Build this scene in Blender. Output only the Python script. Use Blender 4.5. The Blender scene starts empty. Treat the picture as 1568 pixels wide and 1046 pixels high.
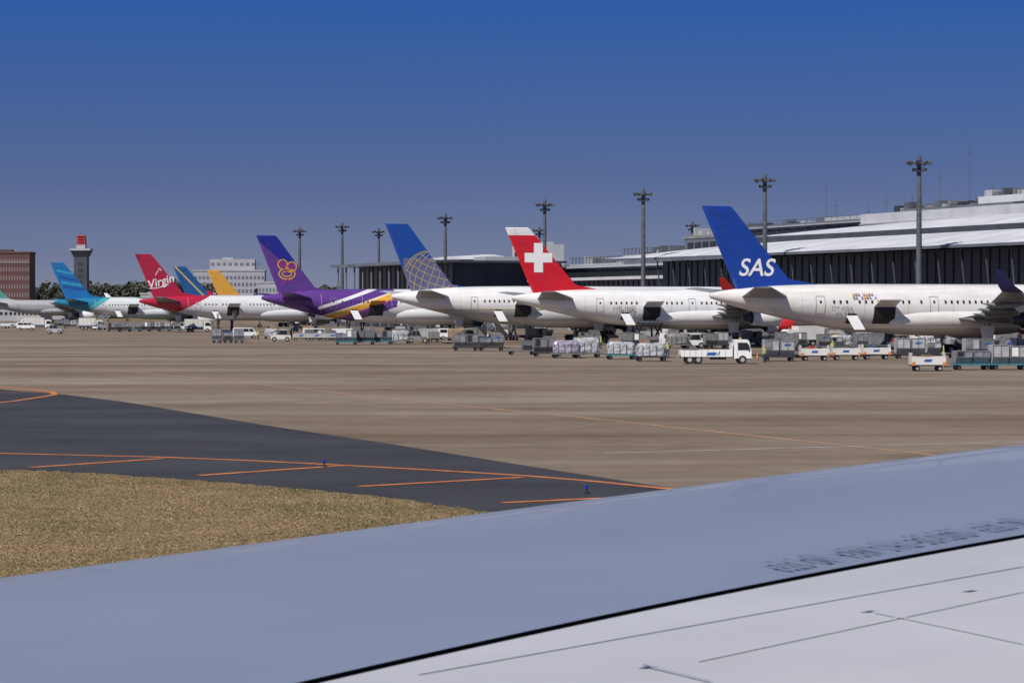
import bpy, math, random
import numpy as np
from mathutils import Vector, Matrix
random.seed(7)
R=math.radians
scene=bpy.context.scene
F=4000.0; EYE=5.6; HOR=470.0; CX=784.0
def X(px,D): return (px-CX)*D/F
def Z(py,D): return EYE+(HOR-py)*D/F
def GD(py): return F*EYE/(py-HOR)
def G(px,py):
    D=GD(py); return (X(px,D),D)

# ---------------------------------------------------------------- materials
MC={}
def mat(name,col,rough=.5,metal=0.0,var=.12,scale=1.5,spec=.5,bump=0,coat=0):
    if name in MC: return MC[name]
    m=bpy.data.materials.new(name); m.use_nodes=True
    nt=m.node_tree; b=nt.nodes['Principled BSDF']
    b.inputs['Roughness'].default_value=rough; b.inputs['Metallic'].default_value=metal
    b.inputs['Specular IOR Level'].default_value=spec
    b.inputs['Coat Weight'].default_value=coat
    tc=nt.nodes.new('ShaderNodeTexCoord'); n=nt.nodes.new('ShaderNodeTexNoise')
    n.inputs['Scale'].default_value=scale; n.inputs['Detail'].default_value=5
    nt.links.new(tc.outputs['Object'],n.inputs['Vector'])
    r=nt.nodes.new('ShaderNodeValToRGB')
    r.color_ramp.elements[0].position=.3; r.color_ramp.elements[1].position=.7
    c0=[c*(1-var) for c in col]; c1=[min(1,c*(1+var*.6)) for c in col]
    r.color_ramp.elements[0].color=(*c0,1); r.color_ramp.elements[1].color=(*c1,1)
    nt.links.new(n.outputs['Fac'],r.inputs['Fac']); nt.links.new(r.outputs['Color'],b.inputs['Base Color'])
    if bump:
        bp=nt.nodes.new('ShaderNodeBump'); bp.inputs['Strength'].default_value=bump
        nt.links.new(n.outputs['Fac'],bp.inputs['Height']); nt.links.new(bp.outputs['Normal'],b.inputs['Normal'])
    MC[name]=m; return m

def livery(name,base,layers,rough=.25,var=.06):
    """layers: (color,[(q,a,b,c),...]) painted where q*x^2+a*x+b*z+c>0 for every term"""
    m=mat(name,base,rough,var=var,scale=.6,coat=.4)
    nt=m.node_tree; b=nt.nodes['Principled BSDF']
    cur=b.inputs['Base Color'].links[0].from_socket
    tc=nt.nodes.new('ShaderNodeTexCoord'); sp=nt.nodes.new('ShaderNodeSeparateXYZ')
    nt.links.new(tc.outputs['Object'],sp.inputs[0])
    def M(op,a,bb):
        n=nt.nodes.new('ShaderNodeMath'); n.operation=op
        for i,v in enumerate((a,bb)):
            if isinstance(v,(int,float)): n.inputs[i].default_value=v
            else: nt.links.new(v,n.inputs[i])
        return n.outputs[0]
    x=sp.outputs['X']; z=sp.outputs['Z']; x2=M('MULTIPLY',x,x)
    for col,conds in layers:
        f=None
        for q,a,bb,c in conds:
            e=M('ADD',M('ADD',M('MULTIPLY',x2,q),M('MULTIPLY',x,a)),M('ADD',M('MULTIPLY',z,bb),c))
            g=M('GREATER_THAN',e,0.0); f=g if f is None else M('MULTIPLY',f,g)
        mx=nt.nodes.new('ShaderNodeMix'); mx.data_type='RGBA'
        nt.links.new(f,mx.inputs['Factor']); nt.links.new(cur,mx.inputs['A']); mx.inputs['B'].default_value=(*col,1)
        cur=mx.outputs['Result']
    # grime streaks running back along the skin
    mp=nt.nodes.new('ShaderNodeMapping'); mp.inputs['Scale'].default_value=(.12,1.6,1.6); nt.links.new(tc.outputs['Object'],mp.inputs[0])
    n=nt.nodes.new('ShaderNodeTexNoise'); n.inputs['Scale'].default_value=1.2; n.inputs['Detail'].default_value=5; nt.links.new(mp.outputs[0],n.inputs['Vector'])
    r=nt.nodes.new('ShaderNodeValToRGB'); r.color_ramp.elements[0].position=.35; r.color_ramp.elements[1].position=.6
    r.color_ramp.elements[0].color=(.88,.87,.86,1); r.color_ramp.elements[1].color=(1,1,1,1); nt.links.new(n.outputs['Fac'],r.inputs[0])
    mx=nt.nodes.new('ShaderNodeMix'); mx.data_type='RGBA'; mx.blend_type='MULTIPLY'; mx.inputs['Factor'].default_value=1
    nt.links.new(cur,mx.inputs['A']); nt.links.new(r.outputs[0],mx.inputs['B'])
    nt.links.new(mx.outputs['Result'],b.inputs['Base Color'])
    return m

WHITE=mat('white_paint',(.78,.78,.78),.3,var=.06,scale=.5,coat=.2)
OFFW=mat('cream_paint',(.66,.65,.62),.35,var=.12,scale=.5)
GREYP=mat('wing_grey_paint',(.22,.23,.24),.35,var=.15)
LGREY=mat('light_grey_paint',(.38,.39,.41),.45,var=.2)
DARK=mat('dark_opening',(.015,.015,.018),.6)
GLASSD=mat('dark_glass',(.02,.025,.03),.12)
GLASST=mat('tinted_curtain_glass',(.014,.017,.022),.22,spec=.35)
RUB=mat('rubber',(.02,.02,.02),.8)
STEEL=mat('galvanised_steel',(.20,.21,.22),.5,.4,var=.35,scale=4)
ALU=mat('aluminium_sheet',(.38,.39,.41),.42,.6,var=.35,scale=3)
DULL=mat('worn_container_panel',(.22,.22,.22),.6,.2,var=.35,scale=2)
DSTEEL=mat('dark_steel',(.05,.052,.058),.5,.3,var=.3)
MAST=mat('mast_paint',(.085,.092,.11),.6,var=.3)
ORANGE=mat('orange_marking',(.62,.20,.05),.7,var=.35,scale=1.2)
WHM=mat('white_marking',(.55,.54,.5),.7,var=.35,scale=.8)
BLUE=mat('blue_vehicle_paint',(.03,.10,.34),.4)
REDP=mat('red_vehicle_paint',(.5,.03,.03),.4)
YEL=mat('yellow_vehicle_paint',(.6,.36,.04),.4)
CYAN=mat('cyan_frame_paint',(.035,.18,.23),.5,var=.3)
WRAP=mat('plastic_wrap',(.42,.43,.46),.2,var=.6,scale=3,bump=.6)
WRAPP=mat('plastic_wrap_violet',(.34,.30,.39),.25,var=.6,scale=3,bump=.6)
CARD=mat('cardboard',(.26,.18,.12),.8,var=.4,scale=3)
CONC=mat('concrete_wall',(.20,.205,.21),.8,var=.25,scale=.3)
ROOFW=mat('white_metal_roof',(.66,.67,.70),.45,var=.18,scale=.12)
PANELW=mat('white_cladding',(.50,.51,.54),.6,var=.15,scale=.2)
PANELG=mat('grey_cladding',(.12,.135,.165),.6,var=.25,scale=.2)
PANELD=mat('dark_cladding',(.04,.047,.06),.5,var=.3,scale=.2)
MULL=mat('curtain_wall_mullion',(.06,.065,.075),.5,var=.2)
BRICK=mat('brown_tile',(.095,.042,.040),.7,var=.2,scale=.2)
TOWR=mat('tower_cladding',(.045,.055,.078),.6,var=.2,scale=.2)

# ---------------------------------------------------------------- mesh builder
class MB:
    def __init__(s): s.v=[];s.f=[];s.m=[];s.sm=[];s.mats=[]
    def mi(s,m):
        if m not in s.mats: s.mats.append(m)
        return s.mats.index(m)
    def add(s,vs,fs,m,smooth=False):
        o=len(s.v); s.v+=[tuple(v) for v in vs]; k=s.mi(m)
        for f in fs: s.f.append(tuple(i+o for i in f)); s.m.append(k); s.sm.append(smooth)
    def box(s,x0,x1,y0,y1,z0,z1,m):
        vs=[(x,y,z) for z in (z0,z1) for y in (y0,y1) for x in (x0,x1)]
        s.add(vs,[(0,2,3,1),(4,5,7,6),(0,1,5,4),(2,6,7,3),(0,4,6,2),(1,3,7,5)],m)
    def prism_y(s,poly,y0,y1,m):
        n=len(poly); vs=[(p[0],y0,p[1]) for p in poly]+[(p[0],y1,p[1]) for p in poly]
        fs=[tuple(range(n)),tuple(range(2*n-1,n-1,-1))]+[(i,i+n,(i+1)%n+n,(i+1)%n) for i in range(n)]
        s.add(vs,fs,m)
    def cyl(s,p0,p1,r0,m,r1=None,n=12,smooth=True,caps=True):
        r1=r0 if r1 is None else r1
        p0=Vector(p0);p1=Vector(p1);d=(p1-p0).normalized()
        a=d.orthogonal().normalized(); b=d.cross(a)
        vs=[p0+(a*math.cos(t)+b*math.sin(t))*r0 for t in [2*math.pi*i/n for i in range(n)]]
        vs+=[p1+(a*math.cos(t)+b*math.sin(t))*r1 for t in [2*math.pi*i/n for i in range(n)]]
        s.add(vs,[(i,(i+1)%n,(i+1)%n+n,i+n) for i in range(n)],m,smooth)
        if caps: s.add(vs,[tuple(range(n-1,-1,-1)),tuple(range(n,2*n))],m)
    def loft(s,rings,m,smooth=True,caps=True):
        n=len(rings[0]); vs=[p for r in rings for p in r]; fs=[]
        for k in range(len(rings)-1):
            for i in range(n):
                j=(i+1)%n; fs.append((k*n+i,k*n+j,(k+1)*n+j,(k+1)*n+i))
        s.add(vs,fs,m,smooth)
        if caps: s.add(rings[0],[tuple(range(n-1,-1,-1))],m); s.add(rings[-1],[tuple(range(n))],m)
    def build(s,name,parent=None,loc=(0,0,0),rotz=0,bevel=0,recalc=True):
        me=bpy.data.meshes.new(name); me.from_pydata(s.v,[],s.f)
        for m in s.mats: me.materials.append(m)
        me.polygons.foreach_set('material_index',s.m); me.polygons.foreach_set('use_smooth',s.sm)
        me.update()
        if recalc:
            import bmesh
            bm=bmesh.new(); bm.from_mesh(me); bmesh.ops.recalc_face_normals(bm,faces=bm.faces); bm.to_mesh(me); bm.free()
        o=bpy.data.objects.new(name,me); scene.collection.objects.link(o)
        o.location=loc; o.rotation_euler=(0,0,rotz)
        if parent: o.parent=parent
        if bevel:
            bv=o.modifiers.new('bevel','BEVEL'); bv.width=bevel; bv.segments=1; bv.limit_method='ANGLE'
        return o
def empty(name,loc=(0,0,0),rotz=0):
    e=bpy.data.objects.new(name,None); scene.collection.objects.link(e); e.location=loc; e.rotation_euler=(0,0,rotz); return e
def text(name,body,size,m,parent,loc,rot,off=.0,shear=0):
    c=bpy.data.curves.new(name,'FONT'); c.body=body; c.size=size; c.align_x='CENTER'; c.align_y='CENTER'; c.offset=off; c.shear=shear
    c.materials.append(m); o=bpy.data.objects.new(name,c); scene.collection.objects.link(o)
    o.location=loc; o.rotation_euler=rot; o.parent=parent; return o

# ---------------------------------------------------------------- camera
cam=bpy.data.cameras.new('camera'); co=bpy.data.objects.new('camera',cam); scene.collection.objects.link(co)
cam.sensor_width=36; cam.lens=36*F/1568; cam.clip_end=20000; cam.clip_start=.1
co.location=(0,0,EYE); co.rotation_euler=(R(90)-math.atan(52.5/F),0,0)
cam.dof.use_dof=True; cam.dof.focus_distance=330; cam.dof.aperture_fstop=13
scene.camera=co
# ---------------------------------------------------------------- light
sd=Vector((-.42,-.62,.80)).normalized()
sun=bpy.data.lights.new('sun','SUN'); sun.energy=5.0; sun.angle=R(.5); sun.color=(1,.94,.86)
so=bpy.data.objects.new('sun',sun); scene.collection.objects.link(so); so.rotation_euler=sd.to_track_quat('Z','Y').to_euler()
w=bpy.data.worlds.new('World'); scene.world=w; w.use_nodes=True; nt=w.node_tree
bg=nt.nodes['Background']; bg.inputs['Strength'].default_value=.1
sky=nt.nodes.new('ShaderNodeTexSky'); sky.sky_type='NISHITA'; sky.sun_disc=False
sky.sun_elevation=math.asin(sd.z); sky.sun_rotation=math.atan2(sd.x,sd.y)
sky.air_density=1.0; sky.dust_density=.2; sky.ozone_density=3.0
tc=nt.nodes.new('ShaderNodeTexCoord'); mp=nt.nodes.new('ShaderNodeMapping'); mp.inputs['Scale'].default_value=(1,1,2.6); mp.inputs['Location'].default_value=(0,0,.30)
nm=nt.nodes.new('ShaderNodeVectorMath'); nm.operation='NORMALIZE'
nt.links.new(tc.outputs['Generated'],mp.inputs['Vector']); nt.links.new(mp.outputs[0],nm.inputs[0]); nt.links.new(nm.outputs[0],sky.inputs['Vector'])
sp=nt.nodes.new('ShaderNodeSeparateXYZ'); nt.links.new(tc.outputs['Generated'],sp.inputs[0])
rp=nt.nodes.new('ShaderNodeValToRGB'); rp.color_ramp.elements[0].position=0; rp.color_ramp.elements[0].color=(1.38,.88,.69,1)
rp.color_ramp.elements[1].position=.125; rp.color_ramp.elements[1].color=(.26,.66,1.25,1)
e=rp.color_ramp.elements.new(.05); e.color=(.76,.68,.80,1)
e=rp.color_ramp.elements.new(.4); e.color=(.48,.58,.70,1)
nt.links.new(sp.outputs['Z'],rp.inputs[0])
mx=nt.nodes.new('ShaderNodeMix'); mx.data_type='RGBA'; mx.blend_type='MULTIPLY'; mx.inputs['Factor'].default_value=1
nt.links.new(sky.outputs[0],mx.inputs['A']); nt.links.new(rp.outputs[0],mx.inputs['B']); nt.links.new(mx.outputs['Result'],bg.inputs['Color'])
scene.view_settings.view_transform='Standard'; scene.view_settings.look='None'; scene.view_settings.exposure=0

# ---------------------------------------------------------------- ground
def ground_mat(name,c0,c1,scale,stretch=(1,1,1),rot=0,rough=.9,fine=8,bump=.15,joints=0,c2=None,fd=.72,patch=None,psc=.16):
    m=bpy.data.materials.new(name); m.use_nodes=True; nt=m.node_tree; b=nt.nodes['Principled BSDF']
    b.inputs['Roughness'].default_value=rough; b.inputs['Specular IOR Level'].default_value=.15
    tc=nt.nodes.new('ShaderNodeTexCoord'); mp=nt.nodes.new('ShaderNodeMapping'); mp.inputs['Rotation'].default_value=(0,0,rot); mp.inputs['Scale'].default_value=stretch
    nt.links.new(tc.outputs['Object'],mp.inputs[0])
    n=nt.nodes.new('ShaderNodeTexNoise'); n.inputs['Scale'].default_value=scale; n.inputs['Detail'].default_value=7; n.inputs['Roughness'].default_value=.62
    nt.links.new(mp.outputs[0],n.inputs['Vector'])
    r=nt.nodes.new('ShaderNodeValToRGB'); r.color_ramp.elements[0].position=.34; r.color_ramp.elements[1].position=.66
    r.color_ramp.elements[0].color=(*c0,1); r.color_ramp.elements[1].color=(*c1,1)
    if c2: e=r.color_ramp.elements.new(.52); e.color=(*c2,1)
    nt.links.new(n.outputs['Fac'],r.inputs[0])
    n2=nt.nodes.new('ShaderNodeTexNoise'); n2.inputs['Scale'].default_value=fine; n2.inputs['Detail'].default_value=6
    nt.links.new(tc.outputs['Object'],n2.inputs['Vector'])
    r2=nt.nodes.new('ShaderNodeValToRGB'); r2.color_ramp.elements[0].position=.3; r2.color_ramp.elements[1].position=.7
    r2.color_ramp.elements[0].color=(fd,fd,fd,1); r2.color_ramp.elements[1].color=(1.0,1.0,1.0,1)
    nt.links.new(n2.outputs['Fac'],r2.inputs[0])
    mx=nt.nodes.new('ShaderNodeMix'); mx.data_type='RGBA'; mx.blend_type='MULTIPLY'; mx.inputs['Factor'].default_value=1
    nt.links.new(r.outputs[0],mx.inputs['A']); nt.links.new(r2.outputs[0],mx.inputs['B']); cur=mx.outputs['Result']
    def mult(cur,sock):
        m2=nt.nodes.new('ShaderNodeMix'); m2.data_type='RGBA'; m2.blend_type='MULTIPLY'; m2.inputs['Factor'].default_value=1
        nt.links.new(cur,m2.inputs['A']); nt.links.new(sock,m2.inputs['B']); return m2.outputs['Result']
    if patch:
        n4=nt.nodes.new('ShaderNodeTexNoise'); n4.inputs['Scale'].default_value=psc; n4.inputs['Detail'].default_value=5; n4.inputs['Roughness'].default_value=.7; nt.links.new(tc.outputs['Object'],n4.inputs['Vector'])
        r4=nt.nodes.new('ShaderNodeValToRGB'); r4.color_ramp.elements[0].position=.36; r4.color_ramp.elements[1].position=.52
        r4.color_ramp.elements[0].color=(*patch,1); r4.color_ramp.elements[1].color=(1,1,1,1); nt.links.new(n4.outputs['Fac'],r4.inputs[0]); cur=mult(cur,r4.outputs[0])
    if joints:
        mp2=nt.nodes.new('ShaderNodeMapping'); mp2.inputs['Rotation'].default_value=(0,0,R(-19)); nt.links.new(tc.outputs['Object'],mp2.inputs[0])
        br=nt.nodes.new('ShaderNodeTexBrick'); br.offset=0; br.inputs['Scale'].default_value=1
        br.inputs['Brick Width'].default_value=joints; br.inputs['Row Height'].default_value=joints; br.inputs['Mortar Size'].default_value=.035
        br.inputs['Color1'].default_value=(1,1,1,1); br.inputs['Color2'].default_value=(.91,.91,.90,1); br.inputs['Mortar'].default_value=(.74,.72,.69,1)
        nt.links.new(mp2.outputs[0],br.inputs['Vector']); cur=mult(cur,br.outputs['Color'])
        mp3=nt.nodes.new('ShaderNodeMapping'); mp3.inputs['Rotation'].default_value=(0,0,R(9)); mp3.inputs['Scale'].default_value=(.09,.6,1); nt.links.new(tc.outputs['Object'],mp3.inputs[0])
        n3=nt.nodes.new('ShaderNodeTexNoise'); n3.inputs['Scale'].default_value=.10; n3.inputs['Detail'].default_value=7; n3.inputs['Roughness'].default_value=.65; n3.inputs['Distortion'].default_value=.6; nt.links.new(mp3.outputs[0],n3.inputs['Vector'])
        r3=nt.nodes.new('ShaderNodeValToRGB'); r3.color_ramp.elements[0].position=.34; r3.color_ramp.elements[1].position=.58
        r3.color_ramp.elements[0].color=(.66,.59,.52,1); r3.color_ramp.elements[1].color=(1,1,1,1); nt.links.new(n3.outputs['Fac'],r3.inputs[0]); cur=mult(cur,r3.outputs[0])
    nt.links.new(cur,b.inputs['Base Color'])
    bp=nt.nodes.new('ShaderNodeBump'); bp.inputs['Strength'].default_value=bump; nt.links.new(n2.outputs['Fac'],bp.inputs['Height']); nt.links.new(bp.outputs[0],b.inputs['Normal'])
    return m
GRASS=ground_mat('dry_grass_ground',(.19,.135,.070),(.265,.185,.10),.5,fine=4,bump=.1,c2=(.23,.16,.085),fd=.82,patch=(.60,.72,.60))
APRON=ground_mat('apron_concrete',(.220,.172,.132),(.305,.255,.21),.05,stretch=(.35,1.5,1),rot=R(-12),fine=.6,joints=7.5,bump=.03,fd=.84,patch=(.84,.81,.78),psc=.05)
ASPH=ground_mat('taxiway_asphalt',(.045,.046,.055),(.068,.070,.080),.12,stretch=(.5,1.2,1),fine=5,bump=.08,patch=(.85,.85,.85),psc=.1)
def sheet(name,poly,z,m):
    b=MB(); b.add([(x,y,z) for x,y in poly],[tuple(range(len(poly)))],m); o=b.build(name,recalc=False)
    if o.data.polygons[0].normal.z<0: o.data.flip_normals()
    return o
sheet('ground',[(-9000,-3000),(9000,-3000),(9000,15000),(-9000,15000)],0,GRASS)
gedge=[(-300,717),(0,718),(150,724),(300,735),(450,747),(600,762),(720,779),(900,806),(1200,845),(1700,905)]
aedge=[(-300,590),(0,596),(90,603),(190,615),(400,650),(600,680),(750,704),(850,720),(1000,743),(1200,772),(1600,830)]
ga=[G(*p) for p in gedge]; aa=[G(*p) for p in aedge]
def jit(pts,a,n=14):
    out=[]
    for i in range(len(pts)-1):
        for k in range(n):
            t=k/n; out.append((pts[i][0]*(1-t)+pts[i+1][0]*t,pts[i][1]*(1-t)+pts[i+1][1]*t+random.uniform(-a,a)))
    return out+[pts[-1]]
gj=jit(ga,.35)
sheet('taxiway',gj+[(aa[-1][0]+40,aa[-1][1]-10),(60,100),(-60,210),(-400,260),(-400,ga[0][1])],.004,ASPH)
sheet('apron',aa+[(1200,20),(1200,1050),(-1500,1050),(-1500,200)],.008,APRON)
def ribbon(b,pts,wd,z,m):
    vs=[]
    P=[Vector((p[0],p[1],0)) for p in pts]
    for i,p in enumerate(P):
        d=(P[min(i+1,len(P)-1)]-P[max(i-1,0)]).normalized(); nn=Vector((-d.y,d.x,0))*wd/2
        vs+=[(p.x-nn.x,p.y-nn.y,z),(p.x+nn.x,p.y+nn.y,z)]
    b.add(vs,[(2*i,2*i+2,2*i+3,2*i+1) for i in range(len(P)-1)],m)
b=MB()
ribbon(b,[G(*p) for p in [(-100,693),(0,694),(250,700),(380,705),(500,711),(650,719),(800,728),(900,736),(990,745),(1100,756),(1300,778)]],.36,.014,ORANGE)
for q in [[(45,716),(250,702)],[(305,728),(525,713)],[(550,745),(800,731)],[(770,770),(900,764),(1000,760)]]:
    ribbon(b,[G(*p) for p in q],.36,.018,ORANGE)
ribbon(b,[G(*p) for p in [(-60,590),(0,592),(50,596),(80,600),(84,604),(60,608),(20,614),(-40,620)]],.4,.014,ORANGE)
ribbon(b,[G(*p) for p in [(-80,604),(0,600),(60,600)]],.4,.018,ORANGE)
b.build('taxiway_marking',recalc=False)
FOR=mat('faded_orange_marking',(.40,.23,.14),.8,var=.3,scale=.5)
b=MB()
ribbon(b,[G(*p) for p in [(150,565),(300,578),(560,606),(900,640),(1200,672),(1400,693),(1700,735)]],.3,.014,FOR)
ribbon(b,[G(*p) for p in [(925,694),(1250,685),(1568,677),(1900,668)]],.16,.018,WHM)
for a,c in [((1050,575),(1700,566)),((850,601),(1568,590)),((400,548),(1000,560)),((-50,536),(420,546)),((640,564),(1568,584)),((560,541),(1250,548))]:
    ribbon(b,[G(*a),G(*c)],.14,.014,WHM if a[0]!=400 else FOR)
b.build('apron_marking',recalc=False)

# grass blades
GB1=mat('straw_blades',(.32,.225,.12),.9,var=.2,scale=.7); GB2=mat('green_blades',(.10,.115,.05),.9,var=.4,scale=.7)
b=MB()
gx=[p[0] for p in ga]; gy=[p[1] for p in ga]
V1=[];V2=[]
for i in range(90000):
    y=random.uniform(46,92); x=random.uniform(-.21*y,.03*y)
    e=np.interp(x,gx,gy)
    if y>e+.1: continue
    patch_=math.sin(x*.9+y*.35)+math.sin(y*1.1-x*.5)+math.sin(x*2.3+y*.9)*.6
    pg=.07+.85*math.exp(-(e-y)/1.8)*(.35+.65*(math.sin(x*1.7)+math.sin(x*.6+2)>-.2))
    if patch_>.9: pg+=.3
    h=random.uniform(.012,.035); a=random.uniform(0,6.28); wd=random.uniform(.008,.028); lx=random.uniform(-.04,.04)
    t=[(x-math.cos(a)*wd,y-math.sin(a)*wd,0),(x+math.cos(a)*wd,y+math.sin(a)*wd,0),(x+lx,y+random.uniform(-.05,.05),h)]
    (V2 if random.random()<pg else V1).extend(t)
for V,m in ((V1,GB1),(V2,GB2)):
    b.add(V,[(3*i,3*i+1,3*i+2) for i in range(len(V)//3)],m)
b.build('dry_grass',recalc=False)
LB=mat('blue_lens',(.01,.03,.4),.2)
for px,py in [(496,715),(898,756)]:
    x,y=G(px,py); b=MB()
    b.cyl((0,0,0),(0,0,.05),.09,DSTEEL); b.cyl((0,0,.05),(0,0,.14),.03,DSTEEL); b.cyl((0,0,.14),(0,0,.24),.06,LB,r1=.05); b.cyl((0,0,.24),(0,0,.26),.05,DSTEEL,r1=.02)
    b.build('taxiway_edge_light',loc=(x,y,.02))

# ---------------------------------------------------------------- airliners
HEAD=R(19)
def hermite(xs,ys,x):
    xs=np.array(xs);ys=np.array(ys)
    d=np.gradient(ys,xs); k=int(np.clip(np.searchsorted(xs,x)-1,0,len(xs)-2))
    h=xs[k+1]-xs[k]; t=min(max((x-xs[k])/h,0),1)
    return (2*t**3-3*t*t+1)*ys[k]+(t**3-2*t*t+t)*h*d[k]+(-2*t**3+3*t*t)*ys[k+1]+(t**3-t*t)*h*d[k+1]
def inpoly(x,z,poly):
    c=False;n=len(poly)
    for i in range(n):
        x0,z0=poly[i];x1,z1=poly[i-1]
        if (z0>z)!=(z1>z) and x<(x1-x0)*(z-z0)/(z1-z0)+x0: c=not c
    return c
NAV=mat('window_dark',(.03,.035,.045),.2)
SEAM=mat('door_seam',(.25,.26,.28),.5)
SKINL=mat('skin_lap_line',(.52,.52,.53),.5)
def airliner(loc,L=63.7,RR=2.82,zc=5.45,H=17.0,engines=((9.4,1.25,5.0),(19.3,1.25,5.0)),fus=WHITE,fin=WHITE,nac=WHITE,winglet=None,wing=GREYP,extra=None,cargo=True,doors=True,head=None,stab=None,span=30.0):
    A=empty('parked_airliner',(loc[0],loc[1],0),HEAD if head is None else head)
    q=RR/2.82
    xs=[1.0,2.5,5,9,13,17,22,26,L-12,L-9,L-6,L-3.5,L-1.8,L-.6,L]
    rs=[.25,.65,1.15,1.75,2.25,2.6,2.82,2.82,2.82,2.82,2.7,2.25,1.65,.9,.05]; rs=[r*q for r in rs]
    zs=[1.45,1.35,1.15,.85,.5,.2,.0,0,0,0,-.05,-.2,-.4,-.55,-.6]; zs=[zc+z for z in zs]
    st=sorted(set([1+.75*i for i in range(34)]+[26+4*i for i in range(int((L-38)/4))]+[L-12+.75*i for i in range(16)]+[L-.3,L]))
    tab=[(x,max(.03,min(RR,hermite(xs,rs,x))),hermite(xs,zs,x)) for x in st]
    TX=[t[0] for t in tab];TR=[t[1] for t in tab];TZ=[t[2] for t in tab]
    n=40; b=MB()
    b.loft([[(x,r*math.cos(2*math.pi*i/n),z+r*math.sin(2*math.pi*i/n)) for i in range(n)] for x,r,z in tab],fus)
    b.build('fuselage',A)
    b=MB(); c0=L*.50; rings=[]
    for t in np.linspace(-1,1,15):
        s_=math.sqrt(max(.0,1-t**4)); rings.append([(c0+t*11,(RR*.35+RR*.78*s_)*math.cos(a),zc-RR*.45+(RR*.15+RR*.52*s_)*math.sin(a)) for a in [2*math.pi*i/24 for i in range(24)]])
    b.loft(rings,fus); b.build('belly_fairing',A)
    def patch(b,x0,x1,z0,z1,m,side=-1,off=.02,nz=1,nx=1):
        vs=[]
        for i in range(nx+1):
            x=x0+(x1-x0)*i/nx; r=np.interp(x,TX,TR)+off; c=np.interp(x,TX,TZ)
            for k in range(nz+1):
                z=z0+(z1-z0)*k/nz; y=math.sqrt(max(0,r*r-(z-c)**2)); vs.append((x,side*y,z))
        fs=[(i*(nz+1)+k,(i+1)*(nz+1)+k,(i+1)*(nz+1)+k+1,i*(nz+1)+k+1) for i in range(nx) for k in range(nz)]
        b.add(vs,fs,m)
    b=MB(); dx=[13.2,L*.43,L*.72,L-6.5] if doors else []
    for side in (-1,1):
        x=15.2
        while x<L-8:
            if all(abs(x-d-.5)>1.3 for d in dx) and random.random()>.04: patch(b,x,x+.26,zc+.55,zc+.93,NAV,side)
            x+=.78
        for d in dx:
            for (a,c,e,f) in [(d-.06,d,zc-.55,zc+1.35),(d+1.0,d+1.06,zc-.55,zc+1.35),(d-.06,d+1.06,zc+1.35,zc+1.41),(d-.06,d+1.06,zc-.61,zc-.55)]:
                patch(b,a,c,e,f,SEAM,side,.03,nz=4)
            patch(b,d+.38,d+.62,zc+.6,zc+.9,NAV,side,.03)
        for k in range(3): patch(b,L-4.6+k*.75,L-4.0+k*.75,zc+.75-.12*k,zc+1.3-.2*k,NAV,side,.03)
    for x in (11.5,19,24.5,30.3,36.5,43.2): patch(b,x,x+.05,zc-2.2,zc+2.1,SKINL,-1,.012,nz=14)
    if cargo:
        patch(b,20.2,22.9,zc-1.75,zc+.15,DARK,-1,.03,nz=6,nx=3)
        patch(b,17.0,18.1,zc-1.7,zc-.6,DARK,-1,.03,nz=4)
    b.build('windows_and_doors',A)
    if cargo:
        b=MB(); y=-RR
        b.add([(20.2,y+.02,zc+.2),(22.9,y+.02,zc+.2),(22.9,y-1.5,zc+.95),(20.2,y-1.5,zc+.95),(20.2,y+.02,zc+.32),(22.9,y+.02,zc+.32),(22.9,y-1.5,zc+1.05),(20.2,y-1.5,zc+1.05)],[(0,1,2,3),(4,5,6,7),(2,3,7,6),(0,3,7,4),(1,2,6,5)],fus)
        b.add([(16.6,y-.1,zc-.8),(18.0,y-.1,zc-.8),(18.7,y-.75,zc-2.4),(17.3,y-.75,zc-2.4)],[(0,1,2,3)],WHITE)
        b.build('open_cargo_doors',A)
    poly=[(0,H),(3.4,H),(3.9,H-.5),(10.9,zc+3.3),(14.8,zc+2.65),(4.3,zc+1.7),(4.1,zc+2.4)]
    cx=sum(p[0] for p in poly[:5])/5; cz=(H+zc)/2+1
    inset=[(p[0]+(cx-p[0])*.07,p[1]+(cz-p[1])*(.02)) for p in poly]
    zb=zc+2
    th=lambda z:.30-.18*(z-zb)/(H-zb)
    b=MB(); N=len(poly)
    vs=[(p[0],0,p[1]) for p in poly]+[(p[0],-th(p[1]),p[1]) for p in inset]+[(p[0],th(p[1]),p[1]) for p in inset]
    fs=[(i,(i+1)%N,(i+1)%N+N,i+N) for i in range(N)]+[(i,(i+1)%N,(i+1)%N+2*N,i+2*N) for i in range(N)]
    fs+=[tuple(range(N,2*N)),tuple(range(2*N,3*N))]
    b.add(vs,fs,fin); b.build('tail_fin',A)
    b=MB()
    RS=mat('rudder_gap',(.06,.06,.08),.6)
    b.add([(1.30,-th(H)-.012,H-.25),(1.35,-th(H)-.012,H-.25),(6.45,-th(zb+1)-.012,zc+2.9),(6.38,-th(zb+1)-.012,zc+2.9)],[(0,1,2,3)],RS)
    b.build('rudder_seam',A)
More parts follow.
